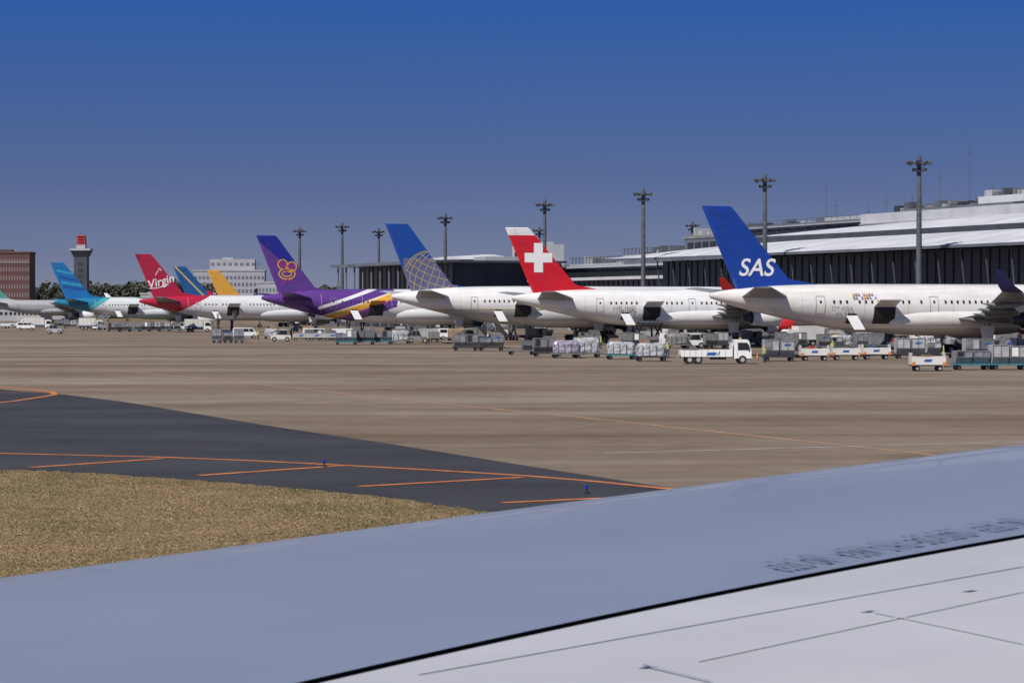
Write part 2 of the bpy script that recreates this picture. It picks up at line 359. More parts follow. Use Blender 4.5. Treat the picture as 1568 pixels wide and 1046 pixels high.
    def surf(name,secs,m,wl=None):
        for side in (-1,1):
            b=MB(); rings=[]
            for (y,xle,c,z,tk) in secs:
                pf=[(0,0),(.02,.35),(.1,.8),(.35,1),(.7,.6),(1,.05),(.7,-.35),(.35,-.6),(.1,-.5),(.02,-.3)]
                rings.append([(xle-u*c,side*y,z+v*tk*c) for u,v in pf])
            b.loft(rings,m)
            if wl:
                y,xle,c,z,tk=secs[-1]
                b.loft([[(xle-u*c,side*y,z+v*tk*c) for u,v in [(0,0),(.3,1),(1,0),(.3,-1)]],[(xle-1.2-u*c*.8,side*(y+.45),z+.6) for u,v in [(0,0),(.3,1),(1,0),(.3,-1)]],[(xle-3.0-u*c*.35,side*(y+1.0),z+2.3+v*.05) for u,v in [(0,0),(.3,1),(1,0),(.3,-1)]]],wl,smooth=False)
            if name=='wing':
                for yy in (7,12.5,17,22):
                    xt=np.interp(yy,[s[0] for s in secs],[s[1]-s[2] for s in secs]); zz=np.interp(yy,[s[0] for s in secs],[s[3] for s in secs])-.25
                    b.loft([[(xt+4-k,side*yy+.28*sc*math.cos(a),zz-.25*sc+.33*sc*math.sin(a)) for a in [2*math.pi*i/8 for i in range(8)]] for k,sc in ((0,.1),(1.2,.9),(3.5,1),(5.2,.15))],m)
            b.build(name,A)
    xr=L*.665; sw=(xr-L*.372)/(span-2.5)
    surf('wing',[(1.5,xr+.6,12.0,zc-1.35,.09),(9.5,xr-7*sw,7.6,zc-.65,.08),(span,xr-(span-2.5)*sw,2.5,zc+1.75,.06)],wing,wl=winglet)
    surf('tailplane',[(.5,10.6,5.9,zc+1.25,.07),(9.8*q,4.2,2.1,zc+2.3,.06)],stab or wing)
    for (ey,er,el) in engines:
        for side in (-1,1):
            zw=np.interp(ey,[1.5,9.5,span],[zc-1.35,zc-.65,zc+1.75]); xl=xr-(ey-2.5)*sw
            ez=zw-er-.55; x1=xl+el*.62; b=MB()
            prof=[(x1-.5,er*.80),(x1-.12,er*.86),(x1,er*.93),(x1-.15,er*1.0),(x1-el*.3,er*1.07),(x1-el*.6,er*1.0),(x1-el*.85,er*.8),(x1-el*.85,er*.72)]
            b.loft([[(x,side*ey+r*math.cos(2*math.pi*i/24),ez+r*math.sin(2*math.pi*i/24)) for i in range(24)] for x,r in prof],nac,caps=False)
            b.cyl((x1-.45,side*ey,ez),(x1-.5,side*ey,ez),er*.84,DSTEEL,n=24); b.cyl((x1-.45,side*ey,ez),(x1-.05,side*ey,ez),er*.25,STEEL,r1=.03)
            b.cyl((x1-el*.8,side*ey,ez),(x1-el*1.12,side*ey,ez),er*.55,DSTEEL,r1=er*.3,n=20)
            b.prism_y([(x1-el*.25,ez+er*.95),(x1-el*.9,ez+er*.7),(x1-el*1.15,zw),(x1-el*.55,zw+.15)],side*ey-.16,side*ey+.16,nac)
            b.build('engine',A)
    b=MB()
    def wheel(x,y,r=.62): b.cyl((x,y-.22,r),(x,y+.22,r),r,RUB,n=18); b.cyl((x,y-.24,r),(x,y+.24,r),r*.45,ALU,n=12)
    for s_ in (-1,1):
        xg=L*.52; b.cyl((xg,s_*5.2,1),(xg,s_*5.0,zc-1),.2,ALU); b.cyl((xg+1.3,s_*4.2,zc-1.2),(xg,s_*5.2,1.6),.09,ALU)
        b.box(xg-1,xg+1,s_*5.2-.12,s_*5.2+.12,.55,.85,STEEL)
        for a in (-.85,.85):
            for c in (-.6,.6): wheel(xg+a,s_*5.2+c)
        b.prism_y([(xg-.9,zc-2),(xg+.9,zc-2),(xg+.7,1.9),(xg-.7,1.9)],s_*5.75,s_*5.82,WHITE)
    b.cyl((L-7,0,.5),(L-7,0,zc-2),.14,ALU); wheel(L-7,-.4,.5); wheel(L-7,.4,.5)
    b.build('landing_gear',A)
    if extra: extra(A,th,poly,zc,H)
    return A

def rib2(b,pts,wd,m,th,close=False):
    P=[Vector(p) for p in pts]; n=len(P)
    for i in range(n if close else n-1):
        p=P[i];q=P[(i+1)%n]; d=(q-p)
        if d.length<1e-5: continue
        d.normalize(); nn=Vector((-d.y,d.x))*wd/2; q=q+d*wd*.2
        vs=[(v.x,-th(v.y)-.03,v.y) for v in (p-nn,q-nn,q+nn,p+nn)]; b.add(vs,[(0,1,2,3)],m)
FR=(R(88.8),0,0)
def exA(A,th,poly,zc,H):
    text('tail_lettering','SAS',2.75,MC['pure_white'],A,(6.55,-th(10.2)-.05,10.0),FR,off=.035,shear=.25)
    b=MB()
    cols=[mat('mk%d'%i,c,.5) for i,c in enumerate([(.55,.18,.18),(.12,.22,.6),(.65,.5,.12),(.2,.4,.45),(.45,.35,.6)])]
    for i in range(9):
        for k in range(2):
            if (i*7+k*3)%5==4: continue
            x=17.6+i*.34; z=zc+1.12+k*.34; y=-math.sqrt(2.85**2-(z-zc)**2)-.01
            b.add([(x,y,z),(x+.26,y,z),(x+.26,y+.06,z+.26),(x,y+.06,z+.26)],[(0,1,2,3)],cols[(i*3+k*2)%5])
    b.build('star_emblem',A)
    text('registration','OY-KBA',.75,MC['grey_letter'],A,(16.2,-2.80,zc-.05),FR)
mat('pure_white',(.82,.82,.82),.4,var=.02); mat('grey_letter',(.18,.18,.2),.5); mat('gold',(.75,.42,.04),.4,var=.1); mat('pale_gold',(.50,.40,.22),.4,var=.1)
blueA=livery('blue_tail_paint',(.012,.055,.33),[])
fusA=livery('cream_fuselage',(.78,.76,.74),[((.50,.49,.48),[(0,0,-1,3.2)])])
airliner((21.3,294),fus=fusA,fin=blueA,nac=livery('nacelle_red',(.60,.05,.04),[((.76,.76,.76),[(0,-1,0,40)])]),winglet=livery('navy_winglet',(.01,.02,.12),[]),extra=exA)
def exB(A,th,poly,zc,H):
    b=MB(); c=(5.0,12.7)
    def pl(x0,x1,z0,z1,e): b.add([(x,-th(z)-e,z) for x,z in ((x0,z0),(x1,z0),(x1,z1),(x0,z1))],[(0,1,2,3)],MC['pure_white'])
    pl(c[0]-2.1,c[0]+2.1,c[1]-.68,c[1]+.68,.03); pl(c[0]-.68,c[0]+.68,c[1]-2.1,c[1]+2.1,.036)
    b.build('cross_emblem',A)
    text('registration','HB-JME',1.1,MC['grey_letter'],A,(17.2,-2.89,zc-.15),FR)
redB=livery('red_tail_paint',(.62,.012,.02),[((.78,.78,.78),[(0,0,1,-15.9)])])
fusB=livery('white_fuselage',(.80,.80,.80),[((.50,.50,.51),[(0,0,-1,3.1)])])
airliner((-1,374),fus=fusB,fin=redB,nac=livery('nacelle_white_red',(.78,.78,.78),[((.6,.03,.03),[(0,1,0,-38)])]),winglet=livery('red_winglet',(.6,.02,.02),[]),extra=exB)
def exC(A,th,poly,zc,H):
    b=MB(); cx,cz,r=7.2,10.0,4.4; g=MC['pale_gold']
    ins=[(p[0]+(6-p[0])*.06,p[1]) for p in poly]
    def seg(pts):
        for i in range(len(pts)-1):
            if inpoly(*pts[i],ins) and inpoly(*pts[i+1],ins): rib2(b,[pts[i],pts[i+1]],.10,g,th)
    tilt=R(-20)
    def rot(x,z): return (cx+x*math.cos(tilt)-z*math.sin(tilt),cz+x*math.sin(tilt)+z*math.cos(tilt))
    for k in range(-5,6):
        s_=math.sin(k*R(16)); seg([rot(r*s_*math.cos(t),r*math.sin(t)) for t in np.linspace(-1.57,1.57,30)])
    for k in range(-5,6):
        la=k*R(15); seg([rot(r*math.cos(la)*u,r*math.sin(la)-.6*(1-u*u)*math.cos(la)) for u in np.linspace(-1,1,24)])
    seg([rot(r*math.cos(t),r*math.sin(t)) for t in np.linspace(0,6.283,60)])
    b.build('globe_emblem',A)
fusC=livery('white_grey_fuselage',(.80,.80,.80),[((.50,.51,.52),[(0,0,-1,5.2)]),((.55,.36,.1),[(0,0,-1,5.3),(0,0,1,-5.15)])])
E777=((9.7,1.75,6.8),)
airliner((-19.6,404),RR=3.1,zc=5.8,H=18.5,engines=E777,fus=fusC,fin=livery('blue_globe_tail',(.012,.070,.34),[((.13,.13,.24),[(-1,14.4,0,-32.8),(0,0,-1,13.2)])]),wing=LGREY,extra=exC)
def exD(A,th,poly,zc,H):
    b=MB(); g=MC['gold']; mg=mat('magenta',(.45,.03,.25),.4)
    def ring(cx,cz,rx,rz,wd,m): rib2(b,[(cx+rx*math.cos(t),cz+rz*math.sin(t)) for t in np.linspace(0,6.283,22)],wd,m,th)
    ring(4.8,13.3,.85,.85,.2,g); ring(6.5,12.9,.85,.85,.2,g); ring(5.6,11.6,1.5,.95,.22,g); ring(5.6,12.5,.4,.5,.18,mg); ring(4.8,13.3,.4,.4,.2,mg); ring(6.5,12.9,.4,.4,.2,mg); ring(5.6,11.6,.9,.45,.2,g)
    rib2(b,[(4.6,9.6),(5.6,10.6),(6.8,10.3)],.18,mg,th)
    b.build('floral_emblem',A)
PU=(.12,.045,.25); GO=(.72,.38,.05)
k_=3.0
fusD=livery('violet_sweep_fuselage',(.76,.76,.77),[(PU,[(0,-1,k_,-6.0)]),
   (PU,[(0,-1,k_,8.5),(0,1,-k_,4.2)]),(GO,[(0,-1,k_,3.6),(0,1,-k_,.2)]),((.75,.66,.5),[(0,-1,k_,.5),(0,1,-k_,.4)]),((.35,.05,.28),[(0,-1,k_,4.6),(0,1,-k_,-3.6)]),(PU,[(0,-1,0,11.0),(0,0,1,-3)]),((.76,.76,.77),[(0,1,0,-25.5)])])
airliner((-46,470),L=70,RR=3.1,zc=5.8,H=18.5,engines=E777,fus=fusD,fin=livery('violet_tail',PU,[((.7,.7,.7),[(0,0,1,-17.9)]),((.02,.02,.25),[(0,1.0,1.2,-21.3),(0,0,1,-13.5)])]),wing=LGREY,stab=livery('violet_stab',(.07,.03,.16),[]),extra=exD)
def exE(A,th,poly,zc,H):
    text('tail_lettering','Virgin',2.6,MC['pure_white'],A,(5.7,-th(11.3)-.08,11.2),(R(88.8),R(-16),0),off=.03,shear=.2)
    b=MB(); rib2(b,[(3.2,9.7),(5,9.8),(7.5,10.6)],.16,MC['pure_white'],th); rib2(b,[(4.5,12.6),(5.5,14.2),(5.9,13.6)],.14,MC['pure_white'],th); b.build('lettering_flourish',A)
CR=(.43,.018,.05)
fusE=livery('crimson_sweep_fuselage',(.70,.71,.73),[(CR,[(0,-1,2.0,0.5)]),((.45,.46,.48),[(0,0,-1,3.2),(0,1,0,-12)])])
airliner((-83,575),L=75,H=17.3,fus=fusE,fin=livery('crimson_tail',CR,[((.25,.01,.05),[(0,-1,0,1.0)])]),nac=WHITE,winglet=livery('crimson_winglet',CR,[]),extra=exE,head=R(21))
def exF(A,th,poly,zc,H):
    b=MB(); c1=mat('cyan_band',(.04,.35,.54),.4); c2=mat('deep_blue_band',(.02,.09,.36),.4)
    for i,(z0,z1,m) in enumerate([(15.8,13.8,c1),(14.2,12.2,c2),(12.6,11.0,c1),(11.4,10.0,c2)]):
        pts=[(x,z0+(z1-z0)*((x-(16.9-z0)*.42)/9)**.7) for x in np.linspace((16.9-z0)*.42+.25,9,9)]
        pts=[p for p in pts if inpoly(p[0],p[1],poly)]
        if len(pts)>1: rib2(b,pts,.55,m,th)
    b.build('wing_emblem',A)
fusF=livery('teal_sweep_fuselage',(.66,.70,.72),[((.02,.20,.34),[(0,-1,1.6,1.0)]),((.08,.38,.42),[(0,-1,1.6,3.0),(0,1,-1.6,-1.0)]),((.30,.44,.46),[(0,0,-1,3.6)])])
airliner((-122,690),H=17.4,fus=fusF,fin=livery('azure_tail',(.02,.17,.45),[]),engines=E777,winglet=WHITE,extra=exF,stab=livery('teal_stab',(.03,.18,.28),[]))
airliner((-94,805),fus=livery('grey_yellow_fuselage',(.52,.52,.53),[((.66,.36,.05),[(0,-1,1,4)])]),fin=livery('yellow_tail',(.72,.38,.06),[]),engines=E777,cargo=False)
airliner((-95,732),fus=OFFW,fin=livery('ocean_blue_tail',(.02,.10,.28),[((.5,.4,.15),[(0,1,1,-17.2),(0,-1,-1,17.9)])]),engines=E777,cargo=False)
airliner((-205,1010),H=15.5,fus=LGREY,fin=livery('pale_tail',(.52,.58,.62),[((.10,.34,.28),[(0,1,1.0,-16),(0,0,1,-9)])]),engines=E777,cargo=False)

# ---------------------------------------------------------------- terminal
T0=(120,328); TR_=R(20.5)
def tu(px,v):
    k=(px-CX)/F; return (120+.937*v-k*(328+.35*v))/(.35+.937*k)
def glass_wall(b,v,u0,u1,z0,z1,step=3.0,rows=2,frame=MULL,glass=GLASST):
    b.box(v,v+.3,u0,u1,z0,z1,glass)
    u=u0
    while u<u1: b.box(v-.18,v-.003,u,u+.12,z0,z1,frame); u+=step
    for k in range(rows+1):
        z=z0+(z1-z0)*k/rows; b.box(v-.12,v-.006,u0,u1,z-.06,z+.06,frame)
T=empty('airport_terminal',(T0[0],T0[1],0),TR_)
b=MB()
glass_wall(b,0,10,250,6.5,15.4,3.0,3)
b.box(.1,34,10,250,0,6.4,CONC)
for i in range(30): b.box(-.15,.09,14+i*8,18.5+i*8,.3,4.6,DARK if i%3 else LGREY)
b.box(.4,34,10,250,6.5,15.4,PANELD)
for i in range(31): b.cyl((-5.5,12+i*7.8,6),(-6.5,12+i*7.8,15.3),.16,MULL,n=8)
b.box(-6,0,10,252,5.6,6.3,PANELG)
b.box(10,40,10,235,15.4,20.0,PANELD); b.box(34,60,10,250,15.4,22.0,PANELD)
glass_wall(b,15.8,10,225,18.6,20.2,3,1)
random.seed(11)
for i in range(26):
    u=random.uniform(40,240); b.box(-1.2,-.3,u,u+random.uniform(1,4),6.4,random.uniform(7.2,9.5),random.choice([PANELG,MULL,CONC,LGREY]))
b.build('concourse_walls',T)
def swoop(name,u0,u1,uf,v0,v1,z0,z1,th=.5):
    b=MB(); nu=40;nw=8; top=[];
    for i in range(nu+1):
        u=u0+(u1-u0)*i/nu; tp=1 if u<uf else math.sqrt(max(0.0,1-((u-uf)/(u1-uf))**1.6)); tp=max(tp,.02)
        row=[]
        for k in range(nw+1):
            w_=k/nw; row.append((v0+(v1-v0)*w_*(.25+.75*tp),u,z0+(z1-z0)*tp*(.55*w_+.45*math.sin(w_*math.pi/2))+ (1-tp)*.4))
        top.append(row)
    vs=[p for r in top for p in r]; n=nw+1
    fs=[(i*n+k,i*n+k+1,(i+1)*n+k+1,(i+1)*n+k) for i in range(nu) for k in range(nw)]
    b.add(vs,fs,ROOFW,True)
    b.add([(p[0]+.05,p[1],p[2]-th) for p in vs],fs,PANELG,True)
    b.add([q for r in top for q in (r[0],(r[0][0]+.05,r[0][1],r[0][2]-th))],[(2*i,2*i+2,2*i+3,2*i+1) for i in range(nu)],PANELG)
    for i in range(0,nu,2):
        for k in range(nw):
            p=top[i][k];q=top[i][k+1]; b.add([(p[0],p[1]-.08,p[2]+.03),(p[0],p[1]+.08,p[2]+.03),(q[0],q[1]+.08,q[2]+.03),(q[0],q[1]-.08,q[2]+.03)],[(0,1,2,3)],LGREY)
    b.build(name,T,recalc=False)
swoop('lower_swept_roof',10,266,195,-8,16,15.9,19.6)
swoop('upper_swept_roof',10,240,165,16,36,20.3,23.3)
b=MB()
b.box(42,80,10,296,0,23.6,PANELG)
for k,z in enumerate((20.6,22.3)): b.box(41.7,41.99,10,296,z,z+.9,GLASSD)
b.box(41.4,80.5,10,238,23.6,25.6,PANELW); b.box(41.6,80.3,238.003,297,23.6,24.7,PANELG)
b.box(41.0,41.39,10,238,23.3,23.55,LGREY); b.box(41.0,41.59,238,297,24.0,24.25,LGREY)
u=14
while u<294: b.box(41.6,41.98,u,u+.22,19.5,23.55,LGREY if u<238 else MULL); u+=5
b.box(48,75,176,232,25.6,26.6,PANELG)
b.box(48,75,150,200,26.6,28.0,PANELW); b.box(47.7,47.98,160,186,25.8,26.4,PANELD)
b.box(52,70,10,176,25.6,28.2,PANELG); b.box(51.7,51.98,20,170,26.3,27.3,PANELD); b.box(51.5,70.5,10,148,28.2,29.2,PANELW)
b.box(55,60,205,212,25.6,28.2,PANELW); b.box(60,66,215,222,25.6,27.6,CONC); b.box(45,50,244,262,24.7,25.7,LGREY)
b.box(50,58,264,276,24.7,26.2,PANELG)
for i in range(48):
    u=tu(1150+i*9,50); h=random.uniform(.4,1.7); z=24.7 if u>238 else (26.6 if u>200 else 28.0); b.box(50,52+random.random()*3,u,u+random.uniform(.4,3),z-.3,z+h,random.choice([LGREY,CONC,PANELG,MAST,PANELD]))
for px,h in ((1265,35),(1357,31),(1440,35),(1485,40),(1397,31),(1280,31),(1330,29),(1520,32)):
    u=tu(px,60); b.cyl((60,u,24),(60,u,h),.06,MAST,n=6)
    b.box(59.6,60.4,u-.05,u+.05,h-1.5,h-1.4,MAST)
for u in range(240,296,3): b.box(41.5,41.56,u,u+.06,24.7,25.6,MAST)
b.box(41.5,41.56,240,296,25.55,25.62,MAST)
b.build('upper_building',T)
b=MB()
b.box(42,80,298,332,0,22.6,PANELG); b.box(41.8,80,298,332.2,22.6,23.3,CONC); 
for i in range(7): b.box(41.7,41.99,300+i*4.4,303+i*4.4,18.5,21.6,GLASSD)
b.box(40,80,333,366,0,18.6,PANELG); b.box(39.8,80,333,366,18.6,19.1,LGREY)
b.box(40,80,367,404,0,16.8,PANELG); b.box(39.8,80,367,404,16.8,17.3,LGREY)
b.box(40,80,405,450,0,15.5,PANELG)
for u0,u1,z in ((333,366,19.1),(367,404,17.3),(405,450,15.5)):
    u=u0
    while u<u1: b.box(39.9,40.1,u,u+.15,z,z+1.7,MAST); b.cyl((40,u,z),(40,u+2.4,z+1.7),.06,MAST,n=5); u+=2.5
    b.box(39.9,40.1,u0,u1,z+1.65,z+1.8,MAST)
glass_wall(b,9.8,262,352,6.0,11.8,3,2); b.box(10.1,42,262,352,0,12,PANELD); b.box(8,42,262,353,12,12.7,PANELW)
b.box(9.5,9.79,262,352,0,5.9,CONC)
b.box(25,45,262,396,12.7,15.6,PANELD); b.box(24,45,262,396,15.6,16.1,LGREY)
for i in range(44): b.box(24.8,24.99,263+i*3,265.3+i*3,13.4,15.0,GLASSD)
b.box(60,66,474,503,0,24.6,PANELW); b.box(59.7,59.99,476,500,21.4,22.8,PANELD); b.box(61,65,480,486,24.6,25.6,LGREY)
for i in range(36):
    u=300+i*3.0; zt=23.3 if u<332 else (19.1 if u<366 else 17.3); b.box(43+random.random()*6,51,u,u+random.uniform(.4,2),zt,zt+random.uniform(.6,2.4),random.choice([LGREY,PANELG,MAST]))
b.build('link_building',T)
b=MB()
b.box(-12,24,366,459,17.0,17.6,PANELD); b.box(-12.3,-12.01,366,459,16.85,17.7,PANELG)
glass_wall(b,-6,370,452,8.5,16.9,4,3,PANELG); b.box(-5.6,24,370,452,0,16.95,PANELD); b.box(-7,-6.2,370,452,7.2,7.8,LGREY)
for i in range(12): b.cyl((-11,368+i*8,0),(-11,368+i*8,16.9),.25,PANELG,n=8)
b.box(0,26,390,436,17.6,18.3,CONC); b.box(5,20,376,385,17.6,18.8,LGREY)
b.box(-9,24,459,476,0,9,PANELG); b.box(-9.3,-9.01,460,475,6,8,GLASSD)
b.build('pier_building',T)
b=MB()
rings=[]
for i in range(13):
    t=i/12; rings.append([(36,470+t*62,18.2+2.9*math.sin(math.pi*(t*.8+.1))),(50,470+t*62,18.2+3.8*math.sin(math.pi*(t*.8+.1))),(50,470+t*62,17.8),(36,470+t*62,17.7+2.5*math.sin(math.pi*(t*.8+.1)))])
b.loft(rings,ROOFW,smooth=False); b.box(37,49,472,530,0,17.9,PANELD); b.build('pier_curved_roof',T)
for u in (95,165,235,330):
    J=MB()
    J.box(-34,-6,u-1.5,u+1.5,5.0,7.8,PANELW); 
    for k in range(12): J.box(-33+k*2.2,-31.6+k*2.2,u-1.56,u-1.503,5.9,7.2,GLASSD)
    J.cyl((-33,u,0),(-33,u,5),.35,LGREY); J.box(-34,-32,u-2,u+2,0.2,1.0,DSTEEL); J.cyl((-6,u,0),(-6,u,7.8),2.3,PANELW,n=18); J.box(-38,-34,u-1.9,u+1.9,4.8,8.0,LGREY)
    J.build('boarding_bridge',loc=(T0[0],T0[1],0),rotz=TR_)

def mast(px,py,Hh=30.0):
    D=(Hh-EYE)*F/(HOR-py); x=X(px,D); b=MB()
    b.cyl((0,0,0),(0,0,Hh-2.6),.6,MAST,r1=.36,n=12)
    b.cyl((0,0,Hh-3.0),(0,0,Hh),.40,MAST,n=10); b.cyl((0,0,Hh),(0,0,Hh+.5),.08,MAST,n=6)
    b.cyl((0,0,Hh-2.4),(0,0,Hh-2.28),1.0,MAST,n=14); b.cyl((0,0,Hh-1.2),(0,0,Hh-1.1),1.6,MAST,n=14)
    for i in range(9):
        a=2*math.pi*i/9+px; r=1.8; zz=Hh-.95+(i%2)*.1
        c=Vector((math.cos(a)*r,math.sin(a)*r,zz)); d=Vector((math.cos(a),math.sin(a),-.7)).normalized()
        b.cyl(c-d*.15,c+d*.3,.2,MAST,r1=.4,n=8); b.cyl((0,0,zz-.1),c,.06,MAST,n=5)
    for i in range(5):
        a=2*math.pi*i/5+.3; c=Vector((math.cos(a)*1.0,math.sin(a)*1.0,Hh-2.0)); d=Vector((math.cos(a),math.sin(a),-.8)).normalized()
        b.cyl(c-d*.15,c+d*.3,.15,MAST,r1=.3,n=8)
    for k in range(20): b.box(.58,.70,-.2,.2,2+k*1.2,2.06+k*1.2,MAST)
    b.build('floodlight_mast',loc=(x,D,0))
for p in [(1407,240),(1171,268),(985,290),(834,307),(682,328),(524,342),(459,349),(580,350),(826,348),(1060,340)]: mast(*p)

# ---------------------------------------------------------------- distant buildings
def block(name,px0,px1,py,D,depth,m,rows,cols,winm=GLASSD,rot=0,frac=.55,extra=None):
    b=MB(); w_=(px1-px0)*D/F; h=Z(py,D)
    b.box(-w_/2,w_/2,0,depth,0,h-.8,m); b.box(-w_/2-.3,w_/2+.3,-.3,depth+.3,h-.8,h,m)
    fh=(h-4)/rows
    for r in range(rows):
        for c in range(cols):
            cw=w_/cols; x0=-w_/2+c*cw+cw*(1-frac)/2; b.box(x0,x0+cw*frac,-.12,-.004,2.5+r*fh,2.5+r*fh+fh*.5,winm)
    if extra: extra(b,w_,h,depth)
    return b.build(name,loc=(X((px0+px1)/2,D),D,0),rotz=rot)
LW=mat('light_window',(.24,.19,.2),.4)
def exH(b,w_,h,d):
    b.box(-w_/2,w_/2,-.2,-.004,h-5.2,h-4.6,LW); b.box(w_*.1,w_*.3,3,8,h,h+1.0,BRICK)
block('brown_hotel',-95,45,385,1200,18,BRICK,7,34,LW,R(2),.4,exH)
def exW(b,w_,h,d):
    b.box(-w_*.28,w_*.36,4,d,h,h+6.0,HW)
    for i in range(9): b.box(-w_*.26+i*3.2,-w_*.26+i*3.2+1.8,3.85,3.99,h+2.5,h+4,HG)
    b.box(-w_*.1,w_*.05,6,d-2,h+6.0,h+7,LGREY)
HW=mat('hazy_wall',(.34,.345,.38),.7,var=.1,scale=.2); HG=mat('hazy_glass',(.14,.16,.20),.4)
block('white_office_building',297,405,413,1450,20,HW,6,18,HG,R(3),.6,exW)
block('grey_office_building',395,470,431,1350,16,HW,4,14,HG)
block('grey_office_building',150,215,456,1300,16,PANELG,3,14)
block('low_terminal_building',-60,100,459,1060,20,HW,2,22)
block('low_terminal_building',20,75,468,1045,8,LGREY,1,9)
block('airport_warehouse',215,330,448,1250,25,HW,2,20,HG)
b=MB()
b.box(-3.2,3.2,-3.2,3.2,0,30,TOWR)
for k in range(9): b.box(-1.2,1.2,-3.32,-3.204,2+k*3,3.6+k*3,DSTEEL)
b.loft([[(-3.2,-3.2,30),(3.2,-3.2,30),(3.2,3.2,30),(-3.2,3.2,30)],[(-4.8,-4.8,33.2),(4.8,-4.8,33.2),(4.8,4.8,33.2),(-4.8,4.8,33.2)]],TOWR,smooth=False)
b.box(-5.0,5.0,-5.0,5.0,33.2,34.2,LGREY); b.box(-2.2,2.2,-2.2,2.2,34.2,36,LGREY)
RT=mat('red_beacon_paint',(.42,.04,.035),.6)
for a in ((-2,-2),(2,-2),(2,2),(-2,2)): b.cyl((a[0],a[1],34.2),(a[0]*.8,a[1]*.8,40.5),.25,RT)
for z,m in ((36.5,RT),(37.7,RT),(38.9,RT),(40.3,RT)): b.box(-2.0,2.0,-2.0,2.0,z-.2,z+.35,m)
b.box(-1.2,1.2,-1.2,1.2,36.2,40,RT); b.cyl((0,0,40),(0,0,42),.15,RT)
b.build('ramp_control_tower',loc=(X(125,1280),1280,0))

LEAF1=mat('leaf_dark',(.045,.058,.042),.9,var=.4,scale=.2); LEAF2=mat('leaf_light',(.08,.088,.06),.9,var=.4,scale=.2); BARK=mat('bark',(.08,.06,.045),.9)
def trees(n,px0,px1,D0,D1,h0,h1):
    b=MB()
    for i in range(n):
        D=random.uniform(D0,D1); x=X(random.uniform(px0,px1),D); h=random.uniform(h0,h1); 
        b.cyl((x,D,0),(x,D,h*.6),.35,BARK,r1=.12,n=6)
        for k in range(4):
            a=random.uniform(0,6.28); b.cyl((x,D,h*.3+k*h*.07),(x+math.cos(a)*h*.2,D+math.sin(a)*h*.2,h*(.5+.1*k)),.15,BARK,r1=.04,n=4)
        lobes=[(random.gauss(0,h*.14),random.gauss(0,h*.14),h*random.uniform(.35,.9),h*random.uniform(.1,.2)) for _ in range(9)]
        V={LEAF1:[],LEAF2:[]}
        for lx,ly,lz,lr in lobes:
            for _ in range(60):
                d=Vector((random.gauss(0,1),random.gauss(0,1),random.gauss(0,1))).normalized()*lr*random.uniform(.55,1.05)
                c=Vector((x+lx,D+ly,lz))+d; s_=random.uniform(.35,.9)
                e1=Vector((random.gauss(0,1),random.gauss(0,1),random.gauss(0,1))).normalized(); e2=e1.orthogonal().normalized()
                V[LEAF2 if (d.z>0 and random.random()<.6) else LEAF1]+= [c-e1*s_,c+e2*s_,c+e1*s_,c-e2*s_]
        for m,v in V.items(): b.add(v,[(4*j,4*j+1,4*j+2,4*j+3) for j in range(len(v)//4)],m)
    b.build('distant_trees',recalc=False)
trees(75,-60,330,1350,1550,14,20)
trees(30,400,520,1350,1500,13,18)

# ---------------------------------------------------------------- ground vehicles
random.seed(21)
def wheels(b,xs,hw,r=.38,w_=.25,m=None):
    for x in xs:
        for s_ in (-1,1):
            b.cyl((x,s_*hw-w_/2,r),(x,s_*hw+w_/2,r),r,RUB,n=14); b.cyl((x,s_*(hw)-w_/2-.01,r),(x,s_*(hw)+w_/2+.01,r),r*.5,LGREY,n=10)
def dolly_base(b,L,W,frame):
    b.box(-L/2,L/2,-W/2,W/2,.42,.52,frame); b.box(-L/2,L/2,-W/2-.04,-W/2-.003,.40,.56,frame); b.box(-L/2,L/2,W/2+.003,W/2+.04,.40,.56,frame)
    for i in range(int(L/.3)): b.cyl((-L/2+.15+i*.3,-W/2+.05,.55),(-L/2+.15+i*.3,W/2-.05,.55),.04,STEEL,n=6)
    wheels(b,(-L/2+.4,L/2-.4),W/2-.25,.22,.16); b.box(L/2,L/2+.9,-.05,.05,.34,.42,frame)
def uld(b,x,W,col,mark=True,h=1.62):
    z=.6; poly=[(x-.76,z),(x+.76,z),(x+.76,z+h),(x-.76,z+h)]
    b.prism_y(poly,-W/2+.42,W/2,col)
    b.add([(x-.76,-W/2+.42,z),(x+.76,-W/2+.42,z),(x+.76,-W/2+.02,z+.5),(x-.76,-W/2+.02,z+.5),(x+.76,-W/2+.02,z+h),(x-.76,-W/2+.02,z+h),(x+.76,-W/2+.42,z+h),(x-.76,-W/2+.42,z+h)],
      [(0,1,2,3),(3,2,4,5),(5,4,6,7),(1,6,4,2),(0,3,5,7)],col)
    y=-W/2
    for a,c,e,f in ((x-.76,x-.68,z+.5,z+h),(x+.68,x+.76,z+.5,z+h),(x-.67,x+.67,z+h-.08,z+h),(x-.03,x+.03,z+.52,z+h-.09),(x-.67,x+.67,z+.5,z+.57)): b.box(a,c,y-.02,y+.017,e,f,STEEL)
    if random.random()<.35: b.box(x-.62,x-.06,y-.012,y+.015,z+.6,z+h-.12,random.choice([DARK,DULL,WHITE]))
    elif mark: b.add([(x-.35,y-.022,z+1.0),(x+.1,y-.022,z+1.0),(x+.17,y-.022,z+1.2),(x-.28,y-.022,z+1.2)],[(0,1,2,3)],BLUE); b.add([(x+.15,y-.024,z+1.0),(x+.22,y-.024,z+1.0),(x+.4,y-.024,z+1.25),(x+.3,y-.024,z+1.25)],[(0,1,2,3)],CYAN)
